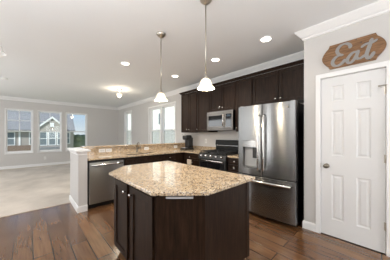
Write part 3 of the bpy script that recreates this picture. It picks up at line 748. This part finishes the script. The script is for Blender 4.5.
for y, z in ((.203, 2.378), (.246, 2.425), (.135, 2.158)):
    MB().lathe([(0, 0), (.007, 0), (.005, .002), (0, .003)], (PX-.0215, y, z), '-x', 10).build('nail_head', 'slot', sg)

# ------------------------------------------------------------------ ceiling fixtures
BELL = [(.024, .105), (.038, .100), (.050, .088), (.057, .070), (.063, .050), (.071, .033), (.084, .016), (.093, .003), (.094, 0)]
def bell(m, o, k=1.0):
    outer = [(r*k, h*k) for r, h in BELL]; inner = [((r-.004)*k, h*k) for r, h in BELL[::-1]]
    return m.lathe(outer+inner, o, n=32, cap=False)
def pendant(x, y, zb, label):
    t = thing('pendant_lamp', (x, y, zb), label, 'lamp', 'pendants above the island')
    MB().lathe([(0, CZ), (.066, CZ), (.064, CZ-.012), (.045, CZ-.035), (.022, CZ-.052), (.012, CZ-.060), (0, CZ-.060)], (x, y, 0)).build('canopy', 'nickel', t)
    MB().tube([(x, y, CZ-.058), (x, y, zb+.15)], .0065, 10).build('rod', 'nickel', t)
    MB().lathe([(0, .155), (.010, .153), (.014, .140), (.026, .116), (.032, .099), (.0, .099)], (x, y, zb)).build('socket_cap', 'nickel', t)
    sh = bell(MB(), (x, y, zb)).build('lamp_shade', 'shade', t)
    MB().lathe([(0, .012), (.018, .02), (.028, .042), (.024, .065), (.013, .09), (.013, .12), (0, .12)], (x, y, zb), n=16).build('bulb', 'bulb', t)
    light('pendant_light', 'POINT', (x, y, zb-.03), 9, (1, .84, .62), shadow_soft_size=.05)
pendant(1.386, 2.196, 1.797, 'brushed nickel pendant lamp with lit bell shade above the far end of the island')
pendant(1.377, 1.308, 1.795, 'brushed nickel pendant lamp with lit bell shade above the near end of the island')
rl = None
for (x, y), lab in zip(((1.432, 3.59), (2.626, 3.53), (2.62, 2.233), (2.61, 1.236)),
        ('lit recessed ceiling light left of the far pendant rod, over the peninsula', 'lit recessed ceiling light right of the far pendant rod, nearest the double window',
         'lit recessed ceiling light right of the near pendant rod, in front of the microwave', 'lit recessed ceiling light in front of the refrigerator, nearest the pantry')):
    if rl is None:
        rl = thing('ceiling_light', (x, y, CZ), lab, 'ceiling light', 'recessed downlights in the kitchen ceiling')
        MB().lathe([(.070, 0), (.092, 0), (.092, -.004), (.074, -.010), (.070, -.006), (.070, 0)], (x, y, CZ), n=32, cap=False).build('trim_ring', 'trim', rl)
        MB().lathe([(0, -.001), (.071, -.001), (.071, -.006), (0, -.006)], (x, y, CZ), n=32).build('diffuser', 'led', rl)
    else: copy_thing(rl, (x, y, CZ), lab)
    light('downlight', 'SPOT', (x, y, CZ-.02), 7 if y < 2 else 58, (1, .95, .88), (0, 0, 0), spot_size=math.radians(120), spot_blend=.7, shadow_soft_size=.07)
# semi-flush lamp in the living area
x, y = 2.11, 5.76
t = thing('ceiling_lamp', (x, y, CZ), 'lit semi-flush glass lamp on the living area ceiling', 'lamp')
MB().lathe([(0, CZ), (.09, CZ), (.085, CZ-.02), (.03, CZ-.035), (.012, CZ-.04), (.012, CZ-.25), (.018, CZ-.255), (0, CZ-.265)], (x, y, 0)).build('canopy', 'nickel', t)
MB().lathe([(.085, CZ-.15), (.08, CZ-.19), (.06, CZ-.225), (.03, CZ-.245), (.014, CZ-.25), (.014, CZ-.244), (.03, CZ-.239), (.055, CZ-.22), (.075, CZ-.187), (.08, CZ-.15)], (x, y, 0), cap=False).build('glass_bowl', 'shade', t)
for a in range(2): MB().lathe([(0, .0), (.02, .01), (.026, .035), (.012, .07), (0, .07)], (x+.04*(1 if a else -1), y, CZ-.21), n=14).build('bulb', 'bulb', t)
light('semi_flush_light', 'POINT', (x, y, CZ-.10), 3.5, (1, .86, .66), shadow_soft_size=.06)
light('semi_flush_light', 'POINT', (x, y, CZ-.29), 6, (1, .86, .66), shadow_soft_size=.08)
t = thing('smoke_detector', (-.43, 6.6, CZ), 'small round white smoke detector on the ceiling at the left', 'smoke detector')
MB().lathe([(0, 0), (.06, 0), (.058, -.02), (.045, -.034), (0, -.036)], (-.43, 6.6, CZ)).build('housing', 'white', t)
MB().lathe([(.046, -.024), (.0605, -.012), (.0605, -.016), (.046, -.029)], (-.43, 6.6, CZ), cap=False).build('vent_ring', 'socket', t)
# dining chandelier: one bell shade reaches into the picture at its left edge
hx, hy, hz = -.50, 3.32, 2.335
t = thing('chandelier', (hx, hy, hz), 'chandelier at the left edge, only one white bell shade showing', 'chandelier')
MB().lathe([(0, CZ), (.066, CZ), (.06, CZ-.015), (.02, CZ-.03), (0, CZ-.03)], (hx, hy, 0)).build('canopy', 'nickel', t)
MB().tube([(hx, hy, CZ-.02), (hx, hy, hz+.12)], .007).lathe([(0, .07), (.025, .09), (.025, .14), (0, .16)], (hx, hy, hz)).build('stem', 'nickel', t)
for k in range(3):
    an = .10+k*2*PI/3; ex, ey = hx+.21*math.cos(an), hy+.21*math.sin(an)
    ar = MB().tube([(hx, hy, hz+.11), (hx+.1*math.cos(an), hy+.1*math.sin(an), hz+.08), (hx+.19*math.cos(an), hy+.19*math.sin(an), hz+.16), (ex, ey, hz+.155), (ex, ey, hz+.125)], .006, 8).build('arm', 'nickel', t)
    bell(MB(), (ex, ey, hz)).build('lamp_shade', 'frost', t)

# ------------------------------------------------------------------ outside
struct(MB().box(-60, 60, -60, 90, -3.2, -3.0).build('ground', 'grass'), 'lawn outside the windows', 'ground')
HY = 33.0
def hx_(x): return x*1.5
def hz_(z): return 1.307+(z-1.307)*1.5
hs = thing('house', (0, HY+4, -3), 'taupe neighbour house with grey roof and white gable seen through the far windows', 'house')
MB().box(-9, 5.15, HY, HY+9, -3, 2.0).build('wall', 'siding', hs)
MB().prism([(HY-.45, 1.75), (HY+4.5, 6.6), (HY+9.45, 1.75), (HY+9.45, 1.95), (HY+4.5, 6.85), (HY-.45, 2.0)], -9.2, 5.3, mtx=MYZ).build('roof', 'shingle', hs)
gx = 2.48
gb = MB().prism([(gx-1.45, -3), (gx+1.45, -3), (gx+1.45, 2.35), (gx, 3.75), (gx-1.45, 2.35)], HY-1.0, HY+4, mtx=Matrix(((1, 0, 0, 0), (0, 0, 1, 0), (0, 1, 0, 0), (0, 0, 0, 1)))).build('gable_wall', 'siding', hs)
rk = MB()
for s_ in (-1, 1):
    rk.prism([(gx, 3.62), (gx+s_*1.7, 2.02), (gx+s_*1.7, 2.28), (gx, 3.92)], HY-1.12, HY-1.0, mtx=Matrix(((1, 0, 0, 0), (0, 0, 1, 0), (0, 1, 0, 0), (0, 0, 0, 1))))
rk.build('rake_board', 'extwhite', gb)
rr = MB()
for s_ in (-1, 1):
    rr.prism([(gx, 3.84), (gx+s_*1.75, 2.16), (gx+s_*1.75, 2.26), (gx, 3.96)], HY-1.1, HY+4, mtx=Matrix(((1, 0, 0, 0), (0, 0, 1, 0), (0, 1, 0, 0), (0, 0, 0, 1))))
rr.build('gable_roof', 'shingle', hs)
MB().box(gx-.2, gx+.2, HY-1.04, HY-1.0, 2.45, 3.0).build('gable_vent', 'extwhite', gb)
def ext_win(cx, z0, z1, w, y, parent):
    m = MB(); ring(m, 'y', y-.06, y, cx-w/2, cx+w/2, z0, z1, .09); m.box(cx-w/2, cx+w/2, y-.05, y, (z0+z1)/2-.04, (z0+z1)/2+.04)
    f = m.build('window', 'extwhite', parent); MB().box(cx-w/2+.05, cx+w/2-.05, y-.03, y-.01, z0+.05, z1-.05).build('pane', 'pane', f)
for cx in (gx-.95, gx, gx+.95): ext_win(cx, -.15, 1.75, .85, HY-1.0, gb)
MB().box(gx-1.5, gx+1.5, HY-2.0, HY-1.0, -.75, -.35).build('porch_roof', 'shingle', hs)
ext_win(-1.7, -.05, 1.7, .95, HY, hs); ext_win(.45, -.05, 1.7, .7, HY, hs); ext_win(4.3, -.05, 1.7, .8, HY, hs)
ext_win(-3.8, -.05, 1.7, .95, HY, hs)
MB().box(-.9, -.72, HY-.05, HY, -3, 1.8).box(.62, .78, HY-1.1, HY-.95, -3, 1.8).build('trim_board', 'extwhite', hs)
MB().box(-5, .35, HY-1.2, HY-.9, -3, -.05).build('terrace_wall', 'brick', hs)
# neighbour house opposite the side windows
h2 = thing('house', (12.4, 12, -3), 'pale sided neighbour house seen through the windows of the right wall', 'house')
MB().box(10.4, 16, 2, 33, -3, 7.5).build('wall', 'siding_light', h2)
MB().prism([(9.9, 7.3), (16.5, 7.3), (13.2, 10.2)], 1.6, 33.4, mtx=Matrix(((1, 0, 0, 0), (0, 0, 1, 0), (0, 1, 0, 0), (0, 0, 0, 1)))).build('roof', 'shingle', h2)
k2 = 10.4/9
MB().box(10.34, 10.4, 14.46*k2-.14, 14.46*k2+.16, 1.307+1.0*k2, 1.307+2.0*k2).build('vent', 'pane', h2)
MB().box(10.30, 10.4, 4, 32, -.25, .0).build('trim_board', 'extwhite', h2)
# trees
def tree(x, y, zt, r, label):
    t = thing('tree', (x, y, -3), label, 'tree', 'trees beyond the far windows')
    MB().tube([(x, y, -3.05), (x+.1, y, -1), (x, y, zt-r)], [.18, .14, .08], 8).build('trunk', 'bark', t)
    b = bmesh.new(); rnd = random.Random(int(x*100))
    for k in range(16):
        a = rnd.random()*2*PI; rad = r*(.35+.3*rnd.random()); d = r*rnd.random()*.8
        mx = Matrix.Translation((x+d*math.cos(a), y+d*math.sin(a), -1.6+(zt+1.6-rad)*rnd.random()))
        q = bmesh.new(); bmesh.ops.create_icosphere(q, subdivisions=3, radius=rad)
        for v in q.verts: v.co *= 1+.16*(rnd.random()-.5)
        q.transform(mx); mm = {v: b.verts.new(v.co) for v in q.verts}
        for f in q.faces: b.faces.new([mm[v] for v in f.verts])
        q.free()
    w = MB(); w.merge(b); w.build('foliage', 'leaf', t)
tree(6.75, 37, 1.45, 1.5, 'green tree right beside the taupe house, seen in the right far window')
tree(8.5, 41, 1.45, 1.7, 'green tree farther right, near the frame edge of the right far window')
tree(7.9, 52, 1.7, 2.6, 'distant green tree behind the two nearer ones')
